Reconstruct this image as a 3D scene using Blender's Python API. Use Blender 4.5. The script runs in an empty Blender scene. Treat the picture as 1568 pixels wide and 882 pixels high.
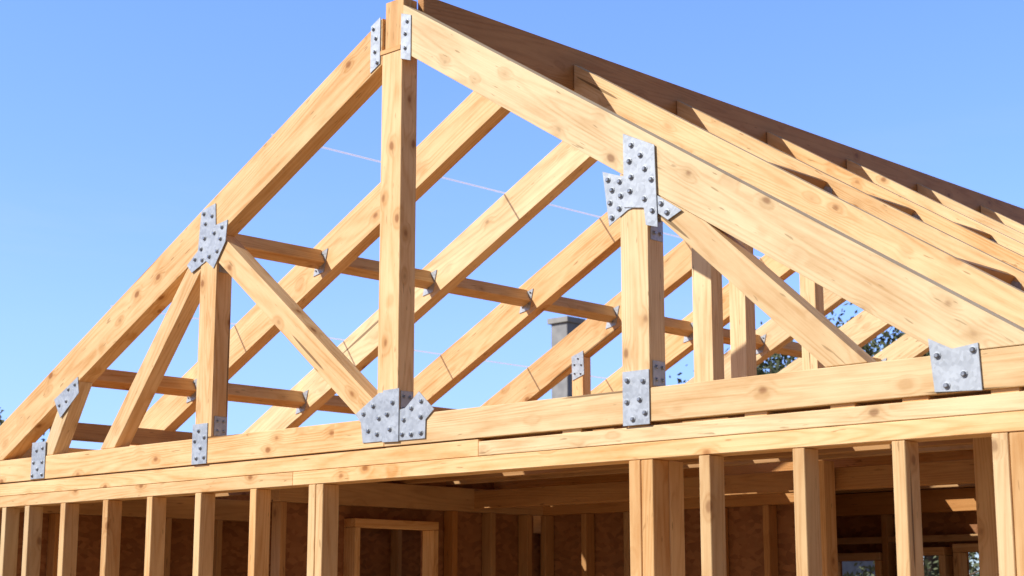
import bpy, bmesh, math, random
from mathutils import Vector, Matrix
random.seed(7)
scene=bpy.context.scene
COL=scene.collection

# ------------------------------------------------------------------ materials
def newmat(name):
    m=bpy.data.materials.new(name); m.use_nodes=True
    nt=m.node_tree; b=nt.nodes['Principled BSDF']
    return m,nt,b
def N(nt,t,**k):
    n=nt.nodes.new(t)
    for a,v in k.items(): setattr(n,a,v)
    return n
def math_(nt,op,a,b=None,c=None):
    n=N(nt,'ShaderNodeMath',operation=op)
    for i,v in enumerate((a,b,c)):
        if v is None: continue
        if isinstance(v,(int,float)): n.inputs[i].default_value=v
        else: nt.links.new(v,n.inputs[i])
    return n.outputs[0]
def mixc(nt,fac,a,b,mode='MIX'):
    n=N(nt,'ShaderNodeMix',data_type='RGBA',blend_type=mode)
    for i,v in ((0,fac),(6,a),(7,b)):
        if isinstance(v,(int,float)): n.inputs[i].default_value=v
        elif isinstance(v,tuple): n.inputs[i].default_value=(*v,1)
        else: nt.links.new(v,n.inputs[i])
    return n.outputs[2]
def ramp(nt,fac,stops):
    r=N(nt,'ShaderNodeValToRGB'); cr=r.color_ramp
    while len(cr.elements)<len(stops): cr.elements.new(0.5)
    for e,(p,c) in zip(cr.elements,stops):
        e.position=p; e.color=(*c,1)
    nt.links.new(fac,r.inputs[0]); return r.outputs[0]
def smooth(nt,v,a,b,o0,o1):
    k=N(nt,'ShaderNodeMapRange',interpolation_type='SMOOTHSTEP'); nt.links.new(v,k.inputs[0])
    for i,x in enumerate((a,b,o0,o1)): k.inputs[i+1].default_value=x
    return k.outputs[0]

def wood(name,light,dark,knot,rough=.62,knots=1.0):
    m,nt,b=newmat(name); L=nt.links
    tc=N(nt,'ShaderNodeTexCoord'); oi=N(nt,'ShaderNodeObjectInfo')
    off=N(nt,'ShaderNodeCombineXYZ')
    for i,s in enumerate((37.0,53.0,71.0)): L.new(math_(nt,'MULTIPLY',oi.outputs['Random'],s),off.inputs[i])
    add=N(nt,'ShaderNodeVectorMath',operation='ADD'); L.new(tc.outputs['Object'],add.inputs[0]); L.new(off.outputs[0],add.inputs[1])
    def mp(s):
        n=N(nt,'ShaderNodeVectorMath',operation='MULTIPLY'); L.new(add.outputs[0],n.inputs[0]); n.inputs[1].default_value=s; return n.outputs[0]
    nz=N(nt,'ShaderNodeTexNoise'); L.new(mp((14,22,22)),nz.inputs['Vector']); nz.inputs['Scale'].default_value=1; nz.inputs['Detail'].default_value=2
    vo=N(nt,'ShaderNodeTexVoronoi',feature='F1'); L.new(mp((4.2,6.5,6.5)),vo.inputs['Vector']); vo.inputs['Scale'].default_value=1.0
    sp=N(nt,'ShaderNodeSeparateColor'); L.new(vo.outputs['Color'],sp.inputs[0])
    on=math_(nt,'GREATER_THAN',sp.outputs[0],.42)
    kd=math_(nt,'ADD',vo.outputs['Distance'],math_(nt,'MULTIPLY',math_(nt,'SUBTRACT',nz.outputs['Fac'],.5),.12))
    kmask=math_(nt,'MULTIPLY',smooth(nt,kd,.06,.15,1,0),on)
    halo=math_(nt,'MULTIPLY',smooth(nt,kd,.08,.40,1,0),on)
    n1=N(nt,'ShaderNodeTexNoise'); L.new(mp((.35,6.,6.)),n1.inputs['Vector']); n1.inputs['Scale'].default_value=1; n1.inputs['Detail'].default_value=1
    ph=math_(nt,'ADD',math_(nt,'MULTIPLY',n1.outputs['Fac'],110.0),math_(nt,'MULTIPLY',halo,7.0))
    rings=math_(nt,'POWER',math_(nt,'ADD',math_(nt,'MULTIPLY',math_(nt,'SINE',ph),.5),.5),2.0)
    fine=N(nt,'ShaderNodeTexNoise'); L.new(mp((2.0,120,120)),fine.inputs['Vector']); fine.inputs['Scale'].default_value=1; fine.inputs['Detail'].default_value=2
    blot=N(nt,'ShaderNodeTexNoise'); L.new(mp((1.6,8.,8.)),blot.inputs['Vector']); blot.inputs['Scale'].default_value=1; blot.inputs['Detail'].default_value=5; blot.inputs['Roughness'].default_value=.65
    f=math_(nt,'ADD',math_(nt,'MULTIPLY',rings,.25),math_(nt,'MULTIPLY',fine.outputs['Fac'],.36))
    f=math_(nt,'ADD',f,math_(nt,'MULTIPLY',math_(nt,'SUBTRACT',blot.outputs['Fac'],.5),1.6))
    mid=tuple(l*.62+d*.38 for l,d in zip(light,dark))
    base=ramp(nt,f,[(.0,light),(.35,mid),(.80,dark)])
    base=mixc(nt,math_(nt,'MULTIPLY',halo,.52*knots),base,tuple(d*.90 for d in dark))
    base=mixc(nt,math_(nt,'MULTIPLY',kmask,.76*knots),base,knot)
    fl=N(nt,'ShaderNodeTexNoise'); L.new(mp((9,60,60)),fl.inputs['Vector']); fl.inputs['Scale'].default_value=1; fl.inputs['Detail'].default_value=1
    base=mixc(nt,smooth(nt,fl.outputs['Fac'],.71,.78,0,.6),base,tuple(d*.5 for d in dark))
    ck=N(nt,'ShaderNodeTexNoise'); L.new(mp((1.0,26,26)),ck.inputs['Vector']); ck.inputs['Scale'].default_value=1; ck.inputs['Detail'].default_value=0
    base=mixc(nt,smooth(nt,ck.outputs['Fac'],.83,.85,0,.8),base,tuple(d*.28 for d in dark))
    hs=N(nt,'ShaderNodeHueSaturation')
    L.new(math_(nt,'ADD',math_(nt,'MULTIPLY',oi.outputs['Random'],.20),.89),hs.inputs['Value'])
    r2=math_(nt,'FRACT',math_(nt,'MULTIPLY',oi.outputs['Random'],17.3))
    L.new(math_(nt,'ADD',math_(nt,'MULTIPLY',r2,.22),.90),hs.inputs['Saturation'])
    L.new(math_(nt,'ADD',math_(nt,'MULTIPLY',r2,-.014),.506),hs.inputs['Hue'])
    L.new(base,hs.inputs['Color'])
    L.new(hs.outputs[0],b.inputs['Base Color'])
    b.inputs['Roughness'].default_value=rough; b.inputs['Specular IOR Level'].default_value=.25
    bp=N(nt,'ShaderNodeBump'); bp.inputs['Strength'].default_value=.4; bp.inputs['Distance'].default_value=.003
    L.new(math_(nt,'ADD',fine.outputs['Fac'],math_(nt,'MULTIPLY',rings,.3)),bp.inputs['Height']); L.new(bp.outputs[0],b.inputs['Normal'])
    return m
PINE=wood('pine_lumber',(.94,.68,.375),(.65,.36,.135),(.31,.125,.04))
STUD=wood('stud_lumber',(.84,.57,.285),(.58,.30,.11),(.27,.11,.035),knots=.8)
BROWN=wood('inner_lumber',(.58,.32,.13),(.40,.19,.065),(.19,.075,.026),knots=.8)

def metal(name,c,met,r):
    m,nt,b=newmat(name); L=nt.links
    tc=N(nt,'ShaderNodeTexCoord')
    vo=N(nt,'ShaderNodeTexVoronoi'); vo.inputs['Scale'].default_value=60; L.new(tc.outputs['Object'],vo.inputs['Vector'])
    no=N(nt,'ShaderNodeTexNoise'); no.inputs['Scale'].default_value=9; no.inputs['Detail'].default_value=5; L.new(tc.outputs['Object'],no.inputs['Vector'])
    sep=N(nt,'ShaderNodeSeparateColor'); L.new(vo.outputs['Color'],sep.inputs[0])
    f=math_(nt,'ADD',math_(nt,'MULTIPLY',sep.outputs[0],.30),math_(nt,'MULTIPLY',no.outputs['Fac'],.70))
    L.new(ramp(nt,f,[(.25,tuple(x*.76 for x in c)),(.75,tuple(min(1,x*1.14) for x in c))]),b.inputs['Base Color'])
    L.new(math_(nt,'ADD',math_(nt,'MULTIPLY',f,.22),r-.1),b.inputs['Roughness'])
    b.inputs['Metallic'].default_value=met
    return m
GALV=metal('galvanised_steel',(.465,.505,.555),.32,.5)
BOLT=metal('bolt_steel',(.31,.33,.36),.75,.35)

def osb(name,a,b_):
    m,nt,b=newmat(name); L=nt.links
    tc=N(nt,'ShaderNodeTexCoord'); mpg=N(nt,'ShaderNodeMapping'); L.new(tc.outputs['Object'],mpg.inputs[0]); mpg.inputs['Scale'].default_value=(14,14,26)
    no=N(nt,'ShaderNodeTexNoise'); no.inputs['Scale'].default_value=3; L.new(tc.outputs['Object'],no.inputs['Vector'])
    mx=N(nt,'ShaderNodeMix',data_type='VECTOR'); mx.inputs[0].default_value=.25; L.new(mpg.outputs[0],mx.inputs[4]); L.new(no.outputs['Color'],mx.inputs[5])
    vo=N(nt,'ShaderNodeTexVoronoi'); vo.inputs['Scale'].default_value=1.6; L.new(mx.outputs[1],vo.inputs['Vector'])
    sep=N(nt,'ShaderNodeSeparateColor'); L.new(vo.outputs['Color'],sep.inputs[0])
    L.new(ramp(nt,sep.outputs[0],[(0,a),(1,b_)]),b.inputs['Base Color']); b.inputs['Roughness'].default_value=.8
    return m
OSB=osb('osb_sheathing',(.25,.10,.036),(.40,.18,.07))

def simple(name,c1,c2,scale,rough=.8,bump=0):
    m,nt,b=newmat(name); L=nt.links
    tc=N(nt,'ShaderNodeTexCoord'); no=N(nt,'ShaderNodeTexNoise'); no.inputs['Scale'].default_value=scale; no.inputs['Detail'].default_value=8
    L.new(tc.outputs['Object'],no.inputs['Vector'])
    L.new(ramp(nt,no.outputs['Fac'],[(.3,c1),(.7,c2)]),b.inputs['Base Color']); b.inputs['Roughness'].default_value=rough
    if bump:
        bp=N(nt,'ShaderNodeBump'); bp.inputs['Strength'].default_value=bump; L.new(no.outputs['Fac'],bp.inputs['Height']); L.new(bp.outputs[0],b.inputs['Normal'])
    return m
DIRT=simple('sandy_soil',(.27,.185,.10),(.20,.14,.075),.6,.95,.5)
CONC=simple('concrete',(.33,.32,.30),(.42,.41,.39),4,.85,.2)
SUBF=simple('subfloor_plywood',(.62,.42,.22),(.52,.34,.16),3,.7)
LEAF=simple('leaf_green',(.075,.10,.045),(.15,.17,.09),1.5,.6)
BARK=simple('bark',(.10,.07,.045),(.18,.13,.09),9,.9,.6)
GREY=simple('grey_render',(.26,.26,.27),(.38,.38,.38),6,.85,.2)
ROOFG=simple('roof_shingle',(.07,.07,.075),(.13,.12,.12),12,.9,.4)
GLASS=simple('window_glass',(.03,.04,.05),(.05,.06,.07),2,.08)
WHITE=simple('white_trim',(.7,.7,.68),(.8,.8,.78),5,.5)
STRING,nt_,b_=newmat('nylon_string')
n0=N(nt_,'ShaderNodeTexNoise'); n0.inputs['Scale'].default_value=3
cr_=ramp(nt_,n0.outputs['Fac'],[(.3,(.86,.86,.88)),(.7,(.95,.95,.95))])
t_=N(nt_,'ShaderNodeBsdfTranslucent'); nt_.links.new(cr_,t_.inputs[0]); nt_.links.new(cr_,b_.inputs['Base Color'])
tr_=N(nt_,'ShaderNodeBsdfTransparent'); m1=N(nt_,'ShaderNodeMixShader'); m1.inputs[0].default_value=.7
nt_.links.new(b_.outputs[0],m1.inputs[1]); nt_.links.new(t_.outputs[0],m1.inputs[2])
m2=N(nt_,'ShaderNodeMixShader'); m2.inputs[0].default_value=.5; nt_.links.new(m1.outputs[0],m2.inputs[1]); nt_.links.new(tr_.outputs[0],m2.inputs[2])
nt_.links.new(m2.outputs[0],nt_.nodes['Material Output'].inputs[0])

# ------------------------------------------------------------------ builders
def empty(name,parent=None):
    e=bpy.data.objects.new(name,None); COL.objects.link(e); e.empty_display_size=.2
    if parent: e.parent=parent
    return e
def mesh_obj(name,bm,parent,mats):
    bmesh.ops.recalc_face_normals(bm,faces=bm.faces)
    me=bpy.data.meshes.new(name); bm.to_mesh(me); bm.free()
    for m in mats: me.materials.append(m)
    o=bpy.data.objects.new(name,me); COL.objects.link(o)
    if parent: o.parent=parent
    return o
def clip(poly,a,b,c):
    """keep a*x+b*z<=c"""
    out=[]
    for i,p in enumerate(poly):
        q=poly[(i+1)%len(poly)]
        dp=a*p[0]+b*p[1]-c; dq=a*q[0]+b*q[1]-c
        if dp<=0: out.append(p)
        if (dp<0<dq) or (dq<0<dp):
            t=dp/(dp-dq); out.append((p[0]+t*(q[0]-p[0]),p[1]+t*(q[1]-p[1])))
    return out
def prism(name,parent,poly,y0,y1,ang,mat,bev=.004):
    cx=sum(p[0] for p in poly)/len(poly); cz=sum(p[1] for p in poly)/len(poly)
    ca,sa=math.cos(ang),math.sin(ang); h=(y1-y0)/2
    bm=bmesh.new(); fr=[];bk=[]
    for x,z in poly:
        dx,dz=x-cx,z-cz; lx=dx*ca+dz*sa; lz=-dx*sa+dz*ca
        fr.append(bm.verts.new((lx,-h,lz))); bk.append(bm.verts.new((lx,h,lz)))
    bm.faces.new(fr); bm.faces.new(bk[::-1]); n=len(poly)
    for i in range(n): bm.faces.new((fr[i],bk[i],bk[(i+1)%n],fr[(i+1)%n]))
    if bev: bmesh.ops.bevel(bm,geom=bm.edges[:],offset=bev,segments=2,affect='EDGES',profile=.6)
    o=mesh_obj(name,bm,parent,[mat]); o.location=(cx,(y0+y1)/2,cz); o.rotation_euler=(0,-ang,0)
    return o
def box(name,parent,x0,x1,y0,y1,z0,z1,mat,axis=None,bev=.003,rot=0.0):
    c=Vector(((x0+x1)/2,(y0+y1)/2,(z0+z1)/2)); d=(abs(x1-x0),abs(y1-y0),abs(z1-z0))
    if axis is None: axis='XYZ'[d.index(max(d))]
    if axis=='X': l,w,h=d; R=Matrix.Identity(3)
    elif axis=='Y': l,w,h=d[1],d[0],d[2]; R=Matrix.Rotation(math.pi/2,3,'Z')
    else: l,w,h=d[2],d[1],d[0]; R=Matrix.Rotation(-math.pi/2,3,'Y')
    bm=bmesh.new(); bmesh.ops.create_cube(bm,size=1)
    for v in bm.verts: v.co=Vector((v.co.x*l,v.co.y*w,v.co.z*h))
    if bev: bmesh.ops.bevel(bm,geom=bm.edges[:],offset=bev,segments=1,affect='EDGES')
    o=mesh_obj(name,bm,parent,[mat]); o.location=c
    if rot: R=Matrix.Rotation(rot,3,'Y')@R
    o.rotation_euler=R.to_euler()
    return o
def rectpoly(p0,p1,w,ext0=0,ext1=0):
    d=Vector((p1[0]-p0[0],p1[1]-p0[1])); d.normalize(); n=Vector((-d.y,d.x))*w/2
    a=Vector(p0)-d*ext0; b=Vector(p1)+d*ext1
    return [tuple(a-n),tuple(b-n),tuple(b+n),tuple(a+n)], math.atan2(d.y,d.x)
def inside(poly,x,z):
    c=False;n=len(poly)
    for i in range(n):
        x1,z1=poly[i];x2,z2=poly[(i+1)%n]
        if (z1>z)!=(z2>z) and x<(x2-x1)*(z-z1)/(z2-z1)+x1: c=not c
    return c
def edged(poly,x,z):
    m=9
    for i in range(len(poly)):
        a=Vector(poly[i]);b=Vector(poly[(i+1)%len(poly)]);p=Vector((x,z)); ab=b-a
        t=max(0,min(1,(p-a).dot(ab)/ab.length_squared)); m=min(m,(p-(a+ab*t)).length)
    return m
def dome(bm,c,r,h,nrm='Y',seg=10,mi=1):
    rings=[(r*1.35,0),(r*1.35,.0025),(r,.003),(r*.95,h*.7),(r*.55,h),]
    vs=[]
    for rr,hh in rings:
        row=[]
        for k in range(seg):
            a=2*math.pi*k/seg; u,v=rr*math.cos(a),rr*math.sin(a)
            row.append(bm.verts.new((c[0]+u,c[1]-hh,c[2]+v) if nrm=='Y' else (c[0]+hh,c[1]+u,c[2]+v)))
        vs.append(row)
    for i in range(len(vs)-1):
        for k in range(seg):
            f=bm.faces.new((vs[i][k],vs[i][(k+1)%seg],vs[i+1][(k+1)%seg],vs[i+1][k])); f.material_index=mi if i>1 else 0
    f=bm.faces.new(vs[-1]); f.material_index=mi
def plate(name,parent,center,offs,y,th=.005,step=.085,br=.0125,inset=.024,seed=0,avoid=None):
    poly=[(center[0]+a,center[1]+b) for a,b in offs]
    av=[(center[0]+a,center[1]+b) for a,b in avoid] if avoid else None
    rnd=random.Random(seed)
    bm=bmesh.new(); cx,cz=center
    fr=[bm.verts.new((p[0]-cx,-th,p[1]-cz)) for p in poly]; bk=[bm.verts.new((p[0]-cx,0,p[1]-cz)) for p in poly]
    bm.faces.new(fr);bm.faces.new(bk[::-1])
    n=len(poly)
    for i in range(n): bm.faces.new((fr[i],bk[i],bk[(i+1)%n],fr[(i+1)%n]))
    bmesh.ops.bevel(bm,geom=bm.edges[:],offset=.0015,segments=1,affect='EDGES')
    xs=[p[0] for p in poly];zs=[p[1] for p in poly]
    pts=[]
    for _ in range(2500):
        x=rnd.uniform(min(xs),max(xs));z=rnd.uniform(min(zs),max(zs))
        if av and (inside(av,x,z) or edged(av,x,z)<.022): continue
        if inside(poly,x,z) and inset<edged(poly,x,z)<inset+.06 and all((x-a)**2+(z-b)**2>step**2 for a,b in pts): pts.append((x,z))
    for x,z in pts: dome(bm,(x-cx,-th,z-cz),br,.011)
    o=mesh_obj(name,bm,parent,[GALV,BOLT]); o.location=(cx,y,cz)
    return o
def side_plate(name,parent,x,y0,y1,z0,z1,n=2):
    bm=bmesh.new(); bmesh.ops.create_cube(bm,size=1)
    for v in bm.verts: v.co=Vector((v.co.x*.005,v.co.y*(y1-y0),v.co.z*(z1-z0)))
    for i in range(n):
        for j in range(n):
            dome(bm,(.0025,(i-(n-1)/2)*(y1-y0)/n,(j-(n-1)/2)*(z1-z0)/n),.009,.009,'X')
    o=mesh_obj(name,bm,parent,[GALV,BOLT]); o.location=(x,(y0+y1)/2,(z0+z1)/2); return o

# ------------------------------------------------------------------ house frame
house=empty('timber_frame_house')
CT=2.584   # chord top
CB=2.424
LT=lambda x:4.981+.503*x
LB=lambda x:4.699+.503*x
RT=lambda x:4.945-.63*x
RB=lambda x:4.666-.63*x
AL=math.atan(.503); AR=-math.atan(.63)
TH=.12

def left_rafter(par,y0,y1,xr,mat=PINE):
    poly=[(-5.6,LB(-5.6)),(xr,LB(xr)),(xr,LT(xr)),(-5.6,LT(-5.6))]
    poly=clip(poly,0,-1,-CT-.003)
    return prism('left_rafter',par,poly,y0,y1,AL,mat)
def right_rafter(par,y0,y1,xl,mat=PINE):
    poly=[(xl,RB(xl)),(5,RB(5)),(5,RT(5)),(xl,RT(xl))]
    poly=clip(poly,0,-1,-CT-.003)
    return prism('right_rafter',par,poly,y0,y1,AR,mat)

ft=empty('roof_truss',house)
left_rafter(ft,0,TH,-.162); right_rafter(ft,0,TH,.013)
prism('bottom_chord_left',ft,[(-4.95,CB),(-.10,CB),(-.10,CT),(-4.95,CT)],0,TH,0,PINE)
prism('bottom_chord_right',ft,[(-.097,CB),(4.0,CB),(4.0,CT),(-.097,CT)],0.002,TH,0,PINE)
box('king_post',ft,-.16,.01,.0,TH,CT+.002,4.70,PINE,'Z')
box('king_post_cap',ft,-.152,.002,.014,TH,4.703,4.99,STUD,'Z')
for nm,xc in (('left_post',-1.775),('right_post',1.69)):
    p=[(xc-.085,CT+.002),(xc+.085,CT+.002),(xc+.085,9),(xc-.085,9)]
    s,c0=(.503,4.699) if nm=='left_post' else (-.63,4.666)
    prism(nm,ft,clip(p,-s,1,c0-.002),0,TH,math.pi/2,PINE)
def web(name,p0,p1,w,clips):
    poly,a=rectpoly(p0,p1,w,.4,.4)
    for c in clips: poly=clip(poly,*c)
    prism(name,ft,poly,.006,TH-.006,a,PINE)
base=(0,-1,-CT-.003)
web('left_web',(-1.557,3.675),(-.277,2.66),.15,[base,(-1,0,1.688),(1,0,-.163),(-.503,1,4.697)])
web('right_outer_web',(1.975,3.364),(2.83,2.60),.14,[base,(-1,0,-1.777),(.63,1,4.664)])
web('left_outer_web',(-1.98,3.62),(-2.84,2.60),.13,[base,(1,0,-1.862),(-.503,1,4.697)])
web('left_heel_web',(-3.36,2.99),(-3.6,2.60),.13,[base,(-.503,1,4.697)])
Y=-.001
plate('left_gusset_plate',ft,(-1.785,3.847),[(-.082,.19),(.068,.217),(.075,.071),(.2,.09),(.185,-.049),(.068,-.205),(-.014,-.143),(-.164,-.202),(-.22,-.144),(-.103,-.067)],Y,seed=1,step=.068)
ctr=[(-.061,.323),(.135,.229),(.148,-.18),(.074,-.158),(.066,-.069),(-.061,-.05)]
plate('right_gusset_plate',ft,(1.698,3.524),ctr,Y-.0055,seed=3,step=.066)
plate('right_gusset_wing',ft,(1.698,3.524),[(0,.11),(-.078,.11),(-.2,.157),(-.16,-.128),(-.041,-.062),(0,-.06)],Y,seed=4,step=.06,avoid=ctr)
plate('right_gusset_wing',ft,(1.698,3.524),[(.12,-.01),(.148,-.025),(.29,-.12),(.205,-.154),(.13,-.10)],Y,seed=6,step=.05,avoid=ctr)
kc=[(-.10,.148),(.032,.15),(.032,-.142),(-.10,-.138)]
plate('king_gusset_plate',ft,(0,CT),kc,Y-.0055,seed=5,step=.075)
plate('king_gusset_wing',ft,(0,CT),[(-.337,.033),(-.142,.138),(-.09,.138),(-.09,-.132),(-.268,-.131),(-.284,-.014)],Y,seed=5,step=.070,avoid=kc)
plate('king_gusset_wing',ft,(0,CT),[(.02,.03),(.079,.037),(.184,.12),(.305,.013),(.237,-.036),(.237,-.138),(.02,-.137)],Y,seed=8,step=.070,avoid=kc)
plate('heel_gusset_plate',ft,(3.367,2.531),[(-.122,.125),(-.015,.069),(.102,.084),(.11,-.11),(-.102,-.1)],Y,seed=2,step=.085)
plate('left_heel_plate',ft,(-3.356,2.975),[(.117,.127),(.14,.011),(-.083,-.143),(-.175,-.008)],Y,seed=4,step=.08,br=.011)
plate('left_chord_plate',ft,(-3.70,2.556),[(-.09,.128),(.09,.128),(.09,-.128),(-.09,-.128)],Y,seed=6,step=.07,br=.011)
plate('left_post_plate',ft,(-1.80,2.548),[(-.078,.125),(.078,.125),(.078,-.125),(-.078,-.125)],Y,seed=7,step=.07,br=.011)
plate('right_post_plate',ft,(1.692,2.541),[(-.082,.13),(.082,.13),(.082,-.13),(-.082,-.13)],Y,seed=8,step=.07,br=.012)
plate('apex_plate_left',ft,(-.215,4.75),[(-.042,.12),(.042,.16),(.042,-.125),(-.042,-.165)],Y,seed=9,step=.065,br=.010,inset=.018)
plate('apex_plate_right',ft,(.045,4.735),[(-.042,.15),(.042,.12),(.042,-.15),(-.042,-.12)],Y,seed=11,step=.065,br=.010,inset=.018)
box('apex_strap',ft,-.17,.0,-.006,-.001,4.675,4.70,STUD,'X',bev=0)
side_plate('post_bracket',ft,1.69+.088,.02,.11,CT+.01,CT+.13)
side_plate('post_bracket',ft,-1.775+.088,.02,.11,CT+.01,CT+.13)
side_plate('king_bracket',ft,.013,.02,.11,CT+.01,CT+.14)
side_plate('node_bracket',ft,-1.775+.088,.02,.115,3.62,3.78)
side_plate('node_bracket',ft,1.69+.088,.02,.11,3.30,3.44)

NR=10
for k in range(1,NR+1):
    y=1.02*k; t=empty('roof_truss',house)
    left_rafter(t,y,y+.10,-.003,PINE)
    yr=1.41+1.04*(k-1); right_rafter(t,yr,yr+.075,.058,PINE)
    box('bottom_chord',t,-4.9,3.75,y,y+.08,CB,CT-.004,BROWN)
    for (bx,bz) in ((-1.926,3.87),(-3.36,3.12)):
        plate('rafter_plate',t,(bx,bz-.02),[(-.02,.07),(.09,.10),(.05,-.06),(-.06,-.08)],y-.001,step=.06,br=.006,inset=.018,seed=k)
def vpost(x,y,s,c0,w=.12):
    p=[(x-w/2,CT),(x+w/2,CT),(x+w/2,9),(x-w/2,9)]; p=clip(p,-s,1,c0-.002)
    prism('web_post',house,p,y,y+.10,math.pi/2,PINE)
vpost(1.317,1.02,-.63,4.666,.13); vpost(.81,2.04,-.63,4.666,.12); vpost(.64,3.06,-.63,4.666,.12)
vpost(-2.3,4.08,.503,4.699,.12)
plate('web_post_plate',house,(-2.3,3.50),[(-.06,.08),(.07,.12),(.08,-.08),(-.05,-.12)],4.078,step=.06,br=.008,inset=.02,seed=3)
def rweb(y,p0,p1,w=.12):
    poly,a=rectpoly(p0,p1,w); prism('rear_web',house,clip(poly,*base),y,y+.09,a,PINE)
rweb(4.08,(.3,4.2),(2.4,2.62)); rweb(6.12,(.5,4.2),(2.4,2.62)); rweb(5.1,(2.4,3.1),(.9,2.6))

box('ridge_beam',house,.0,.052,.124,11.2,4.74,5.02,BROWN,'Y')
for bx,bz in ((-1.926,3.885),(-3.36,3.13)):
    ys=[TH]+[1.02*k+.10 for k in range(1,NR+1)]
    for k in range(NR):
        box('purlin_block',house,bx-.045,bx+.045,ys[k]+.002,1.02*(k+1)-.002,bz-.055,bz+.05,STUD,'Y',rot=-AL)
for bx in (1.15,2.35):
    bz=RT(bx)-.13
    for k in range(NR-1):
        a=1.41+1.04*k+.077; b=1.41+1.04*(k+1)-.002
        box('purlin_block',house,bx-.03,bx+.03,a,b,bz-.09,bz+.07,BROWN,'Y',rot=-AR)
        plate('rafter_plate',house,(bx+.05,RT(bx+.05)-.13),[(-.05,.07),(.05,.03),(.05,-.08),(-.05,-.03)],b,step=.06,br=.007,inset=.018,seed=k)
for bx in (-1.17,-2.874):
    bz=LT(bx)+.012
    box('guide_string',house,bx-.005,bx+.005,.0,11,bz-.005,bz+.005,STRING,'Y',bev=0)
box('eave_beam',house,-3.80,-3.70,.13,10.9,CT+.14,CT+.26,BROWN,'Y')
box('eave_beam',house,-4.35,-4.22,.13,10.9,CT+.01,CT+.13,PINE,'Y')
for k in range(0,21):
    y=.51+1.02*k
    if y>10.6: break
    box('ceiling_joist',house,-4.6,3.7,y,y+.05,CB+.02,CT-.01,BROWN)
x=-4.6
while x<3.65:
    w=random.choice((.20,.24,.28)); y=.14
    while y<10.7:
        l=random.choice((1.4,2.0,2.6))
        if random.random()>.15:
            box('deck_board',house,x,x+w-.006,y,min(y+l,10.8)-.01,CT+.002,CT+.02,BROWN,'Y',bev=0)
        y+=l
    x+=w
# ------------------------------------------------------------------ walls
PT=2.405; PB=2.25
fw=empty('front_stud_wall',house)
box('top_plate_upper',fw,-4.70,.62,.012,.15,PT-.075,PT+.014,PINE,'X'); box('top_plate_upper',fw,.623,3.95,.010,.15,PT-.075,PT,PINE,'X')
box('top_plate_lower',fw,-4.70,-.9,.014,.15,PB,PT-.077,PINE,'X'); box('top_plate_lower',fw,-.897,3.95,.012,.15,PB,PT-.077,PINE,'X')
for sx in [1.2,1.62,2.3,2.75,3.1,3.5,3.8]:
    box('shim_block',fw,sx,sx+.12,.02,.11,PT+.001,CB-.001,STUD,'X',bev=0)
def stud(par,x,w,y0,d,z1=PB,z0=.05,mat=STUD): return box('stud',par,x,x+w,y0,y0+d,z0,z1-.002,mat,'Z')
stud(fw,-4.68,.055,.015,.11); stud(fw,-4.19,.055,.015,.11)
for sx in (-3.88,-3.41,-2.887,-2.378,-1.855,-1.302): stud(fw,sx,.062,.015,.11)
stud(fw,-.753,.062,.013,.12); stud(fw,-.688,.062,.016,.12)
stud(fw,1.627,.07,.013,.12); stud(fw,1.70,.07,.016,.12); stud(fw,1.63,.14,.14,.11)
for sx in (2.041,2.551,3.043): stud(fw,sx,.062,.015,.11)
stud(fw,3.494,.07,.014,.12); stud(fw,3.568,.17,.017,.12)
stud(fw,3.77,.07,.014,.12)
box('bottom_plate',fw,-4.70,3.95,.012,.15,0.0,.05,STUD,'X')

def wall(name,ax,t,a0,a1,sheath,openings=(),step=.5,mat=BROWN,rows=()):
    w=empty(name,house)
    def bb(nm,u0,u1,v0,v1,z0,z1,m,axis,bev=.003):
        if ax=='Y': return box(nm,w,v0,v1,u0,u1,z0,z1,m,axis,bev)
        return box(nm,w,u0,u1,v0,v1,z0,z1,m,axis,bev)
    bb('top_plate',a0,a1,t,t+.10,PB,CB-.004,mat,ax); bb('bottom_plate',a0,a1,t,t+.10,0,.05,mat,ax)
    u=a0+.02
    while u<a1-.05:
        if not any(o[0]-.03<u<o[1] for o in openings): bb('stud',u,u+.05,t,t+.10,.05,PB-.002,mat,'Z')
        u+=step
    for r in rows: bb('blocking_row',a0,a1,t+.012,t+.09,r,r+.05,mat,ax)
    segs=[(a0,a1,0,CT-.004)]
    for (a,b,z0,z1) in openings:
        ns=[]
        for s in segs:
            if s[0]<=a and s[1]>=b: ns+=[(s[0],a,s[2],s[3]),(b,s[1],s[2],s[3]),(a,b,z1,s[3])]+([(a,b,s[2],z0)] if z0>0 else [])
            else: ns.append(s)
        segs=ns
        for uu in (a-.055,b+.005): bb('jamb_stud',uu,uu+.05,t-.01,t+.11,.05,z1-.001,STUD,'Z')
        if z1<PB-.08: bb('header',a-.055,b+.055,t-.012,t+.112,z1+.002,z1+.06,STUD,ax)
        if z0>0: bb('sill',a-.003,b+.003,t-.012,t+.112,z0-.05,z0,STUD,ax)
    if sheath is not None:
        for s in segs:
            if s[1]-s[0]>.01 and s[3]-s[2]>.01: bb('osb_sheathing',s[0],s[1],sheath,sheath+.012,s[2],s[3],OSB,ax,0)
    return w
wall('left_stud_wall','Y',-4.68,.16,10.8,-4.70)
wall('partition_stud_wall','Y',-2.25,.9,3.5,-2.27,openings=((1.62,2.31,0,2.1),),step=.4)
wall('partition_stud_wall','X',3.5,-2.2,.4,3.61,step=.42)
wall('partition_stud_wall','X',5.2,-1.4,3.7,5.31,openings=((-.62,-.25,1.0,1.90),(.02,.30,1.0,1.93),(.48,.80,1.0,1.95)),step=.4,rows=(2.03,))
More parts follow.
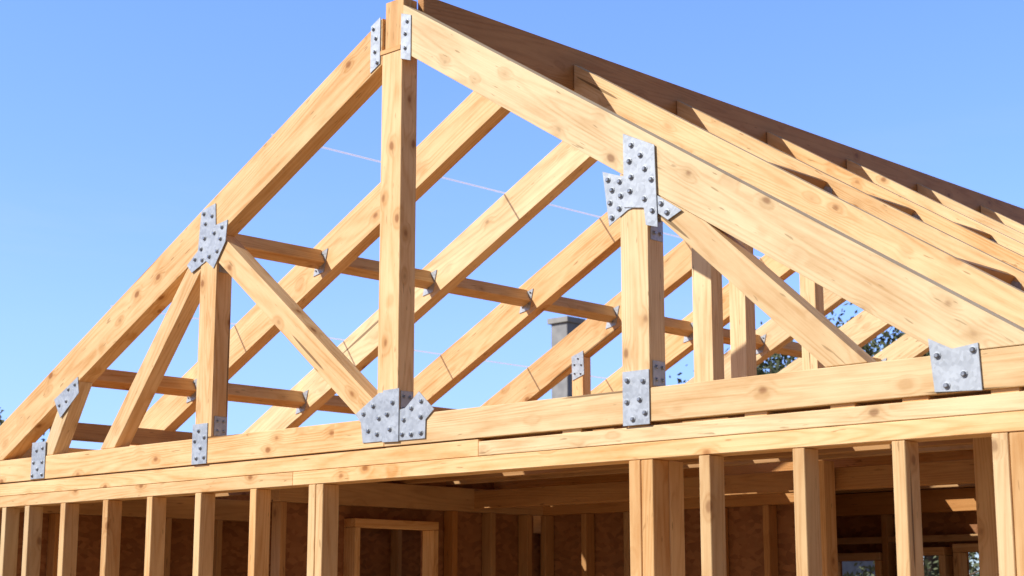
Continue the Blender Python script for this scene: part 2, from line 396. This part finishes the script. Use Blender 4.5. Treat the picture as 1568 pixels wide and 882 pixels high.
wall('rear_stud_wall','X',10.8,-4.7,3.8,10.91,openings=((-4.4,-1.2,.9,2.23),(1.5,2.6,.9,2.0)))
wall('right_stud_wall','Y',3.72,.16,10.8,None,openings=((4.0,4.9,.9,1.95),(7,8,.9,1.95)))
for px,py in ((.9,2.6),(1.6,3.4),(2.4,1.9)):
    box('inner_post',house,px,px+.12,py,py+.12,.05,CB+.018,STUD,'Z')
box('inner_beam',house,-2.2,3.7,2.74,2.84,PB+.02,PT,BROWN,'X')
box('subfloor',house,-4.85,4.05,-.1,11.05,-.02,-.001,SUBF,'Y',bev=0)

bm=bmesh.new(); bmesh.ops.create_grid(bm,x_segments=60,y_segments=60,size=500)
for v in bm.verts: v.co.z=-.14
mesh_obj('ground',bm,None,[DIRT])
box('foundation',house,-4.9,4.1,-.15,11.1,-.13,-.022,CONC,'Y')

# ------------------------------------------------------------------ trees
def tube(bm,p0,p1,r0,r1,seg=7):
    d=(p1-p0).normalized(); u=d.orthogonal().normalized(); v=d.cross(u)
    A=[bm.verts.new(p0+(u*math.cos(2*math.pi*k/seg)+v*math.sin(2*math.pi*k/seg))*r0) for k in range(seg)]
    B=[bm.verts.new(p1+(u*math.cos(2*math.pi*k/seg)+v*math.sin(2*math.pi*k/seg))*r1) for k in range(seg)]
    for k in range(seg): bm.faces.new((A[k],A[(k+1)%seg],B[(k+1)%seg],B[k]))
def tree(x,y,h,R,seed):
    rnd=random.Random(seed); e=empty('leafy_tree'); e.location=(x,y,-.14)
    bm=bmesh.new(); p=Vector((0,0,0)); tips=[]
    n=6; pts=[p.copy()]
    for i in range(n):
        p=p+Vector((rnd.uniform(-.12,.12),rnd.uniform(-.12,.12),h*.72/n)); pts.append(p.copy())
    for i in range(n): tube(bm,pts[i],pts[i+1],.17*h/6*(1-i/n*.8),.17*h/6*(1-(i+1)/n*.8))
    for i in range(26):
        s=pts[rnd.randint(2,n)]; a=rnd.uniform(0,6.28); el=rnd.uniform(.1,1.1)
        d=Vector((math.cos(a)*math.cos(el),math.sin(a)*math.cos(el),math.sin(el)))*R*rnd.uniform(.5,1.0)
        q=s+d; q.z=min(q.z,h*.97); mid=s+d*.5+Vector((0,0,.1)); tube(bm,s,mid,.045,.03,5); tube(bm,mid,q,.03,.01,5); tips+= [q,mid]
    mesh_obj('trunk',bm,e,[BARK])
    bm=bmesh.new()
    for t in tips:
        cr=R*rnd.uniform(.16,.34)
        for _ in range(170):
            d=Vector((rnd.gauss(0,1),rnd.gauss(0,1),rnd.gauss(0,.8)))*cr*.55; c=t+d
            s=rnd.uniform(.03,.07); u=Vector((rnd.gauss(0,1),rnd.gauss(0,1),rnd.gauss(0,1))).normalized(); v=u.orthogonal().normalized()
            bm.faces.new([bm.verts.new(c+u*s),bm.verts.new(c+v*s*.5),bm.verts.new(c-u*s),bm.verts.new(c-v*s*.5)])
    mesh_obj('foliage',bm,e,[LEAF])
tree(-8.2,15.4,6.1,1.9,1); tree(-6.6,17.0,6.9,2.0,2); tree(-13.6,4.6,4.2,1.4,3); tree(-18,8,4.0,1.6,4); tree(-3.5,20,5.6,2.2,5)

nh=empty('neighbour_house'); nx,ny=-13.4,16.1
box('walls',nh,nx-4,nx+3,ny-1,ny+6,-.13,2.9,GREY,'X',bev=0)
bm=bmesh.new()
vv=[(-4.4,-1.4,2.85),(3.4,-1.4,2.85),(3.4,2.5,4.95),(-4.4,2.5,4.95),(-4.4,6.4,2.85),(3.4,6.4,2.85)]
V=[bm.verts.new((nx+a,ny+b,c)) for a,b,c in vv]
for f in ((0,1,2,3),(3,2,5,4),(0,3,4),(1,5,2),(0,4,5,1)): bm.faces.new([V[i] for i in f])
mesh_obj('roof',bm,nh,[ROOFG])
box('chimney',nh,nx-.2,nx+.2,ny+.0,ny+.4,3.2,6.6,GREY,'Z',bev=.01); box('chimney_cap',nh,nx-.25,nx+.25,ny-.05,ny+.45,6.6,6.7,CONC,'X')
for wx in (-3,-.5,1.5):
    box('window',nh,nx+wx,nx+wx+1,ny-1.02,ny-.995,1,2.2,GLASS,'X',bev=0); box('window_sill',nh,nx+wx-.05,nx+wx+1.05,ny-1.06,ny-.99,.93,1,WHITE,'X')
box('door',nh,nx+.65,nx+1.3,ny-1.03,ny-.99,-.1,2.0,WHITE,'Z')

# ------------------------------------------------------------------ light
sd=Vector((-.42,-.68,.60)).normalized()
el=math.asin(sd.z); rot=math.atan2(sd.x,sd.y)
w=bpy.data.worlds.new('World'); scene.world=w; w.use_nodes=True; nt=w.node_tree
bg=nt.nodes['Background']; sky=nt.nodes.new('ShaderNodeTexSky'); sky.sky_type='NISHITA'; sky.sun_disc=False
sky.sun_elevation=el; sky.sun_rotation=rot; sky.altitude=0; sky.air_density=1.0; sky.dust_density=.4; sky.ozone_density=2.5
tc=N(nt,'ShaderNodeTexCoord'); sx=N(nt,'ShaderNodeSeparateXYZ'); nt.links.new(tc.outputs['Generated'],sx.inputs[0])
tint=ramp(nt,sx.outputs[2],[(0,(.36,.44,.62)),(.16,(.52,.58,.86)),(.38,(.56,.66,1.0)),(.60,(.30,.30,.36))])
tint=mixc(nt,1.0,tint,(2.45,2.45,2.6),'MULTIPLY')
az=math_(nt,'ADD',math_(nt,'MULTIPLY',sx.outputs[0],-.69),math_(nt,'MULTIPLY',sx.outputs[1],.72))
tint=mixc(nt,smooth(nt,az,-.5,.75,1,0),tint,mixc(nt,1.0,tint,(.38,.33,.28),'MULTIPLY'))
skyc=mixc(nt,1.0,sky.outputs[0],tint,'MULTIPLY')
mp=N(nt,'ShaderNodeMapping'); nt.links.new(tc.outputs['Generated'],mp.inputs[0]); mp.inputs['Scale'].default_value=(2.2,2.2,9)
cn=N(nt,'ShaderNodeTexNoise'); nt.links.new(mp.outputs[0],cn.inputs['Vector']); cn.inputs['Scale'].default_value=1.6; cn.inputs['Detail'].default_value=7; cn.inputs['Roughness'].default_value=.6; cn.inputs['Distortion'].default_value=.4
cm=math_(nt,'MULTIPLY',smooth(nt,cn.outputs['Fac'],.50,.78,0,.30),smooth(nt,sx.outputs[2],.08,.30,1,.12))
skyc=mixc(nt,cm,skyc,(5.0,5.8,7.0))
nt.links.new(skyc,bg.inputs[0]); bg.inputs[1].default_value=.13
sl=bpy.data.lights.new('sun','SUN'); sl.energy=5.0; sl.angle=math.radians(.5); sl.color=(1,.95,.86)
so=bpy.data.objects.new('sun',sl); COL.objects.link(so); so.rotation_euler=sd.to_track_quat('Z','Y').to_euler(); so.location=(-10,-15,15)

cam=bpy.data.cameras.new('camera'); co=bpy.data.objects.new('camera',cam); COL.objects.link(co)
cam.lens=57.86; cam.sensor_width=36; cam.clip_end=3000; cam.clip_start=.05
cam.dof.use_dof=True; cam.dof.focus_distance=9.0; cam.dof.aperture_fstop=4.5
co.location=(6.64,-6,1.6)
co.rotation_euler=Vector((-.6807,.7083,.1863)).to_track_quat('-Z','Y').to_euler()
scene.camera=co
scene.view_settings.view_transform='Standard'; scene.view_settings.look='None'; scene.view_settings.exposure=0
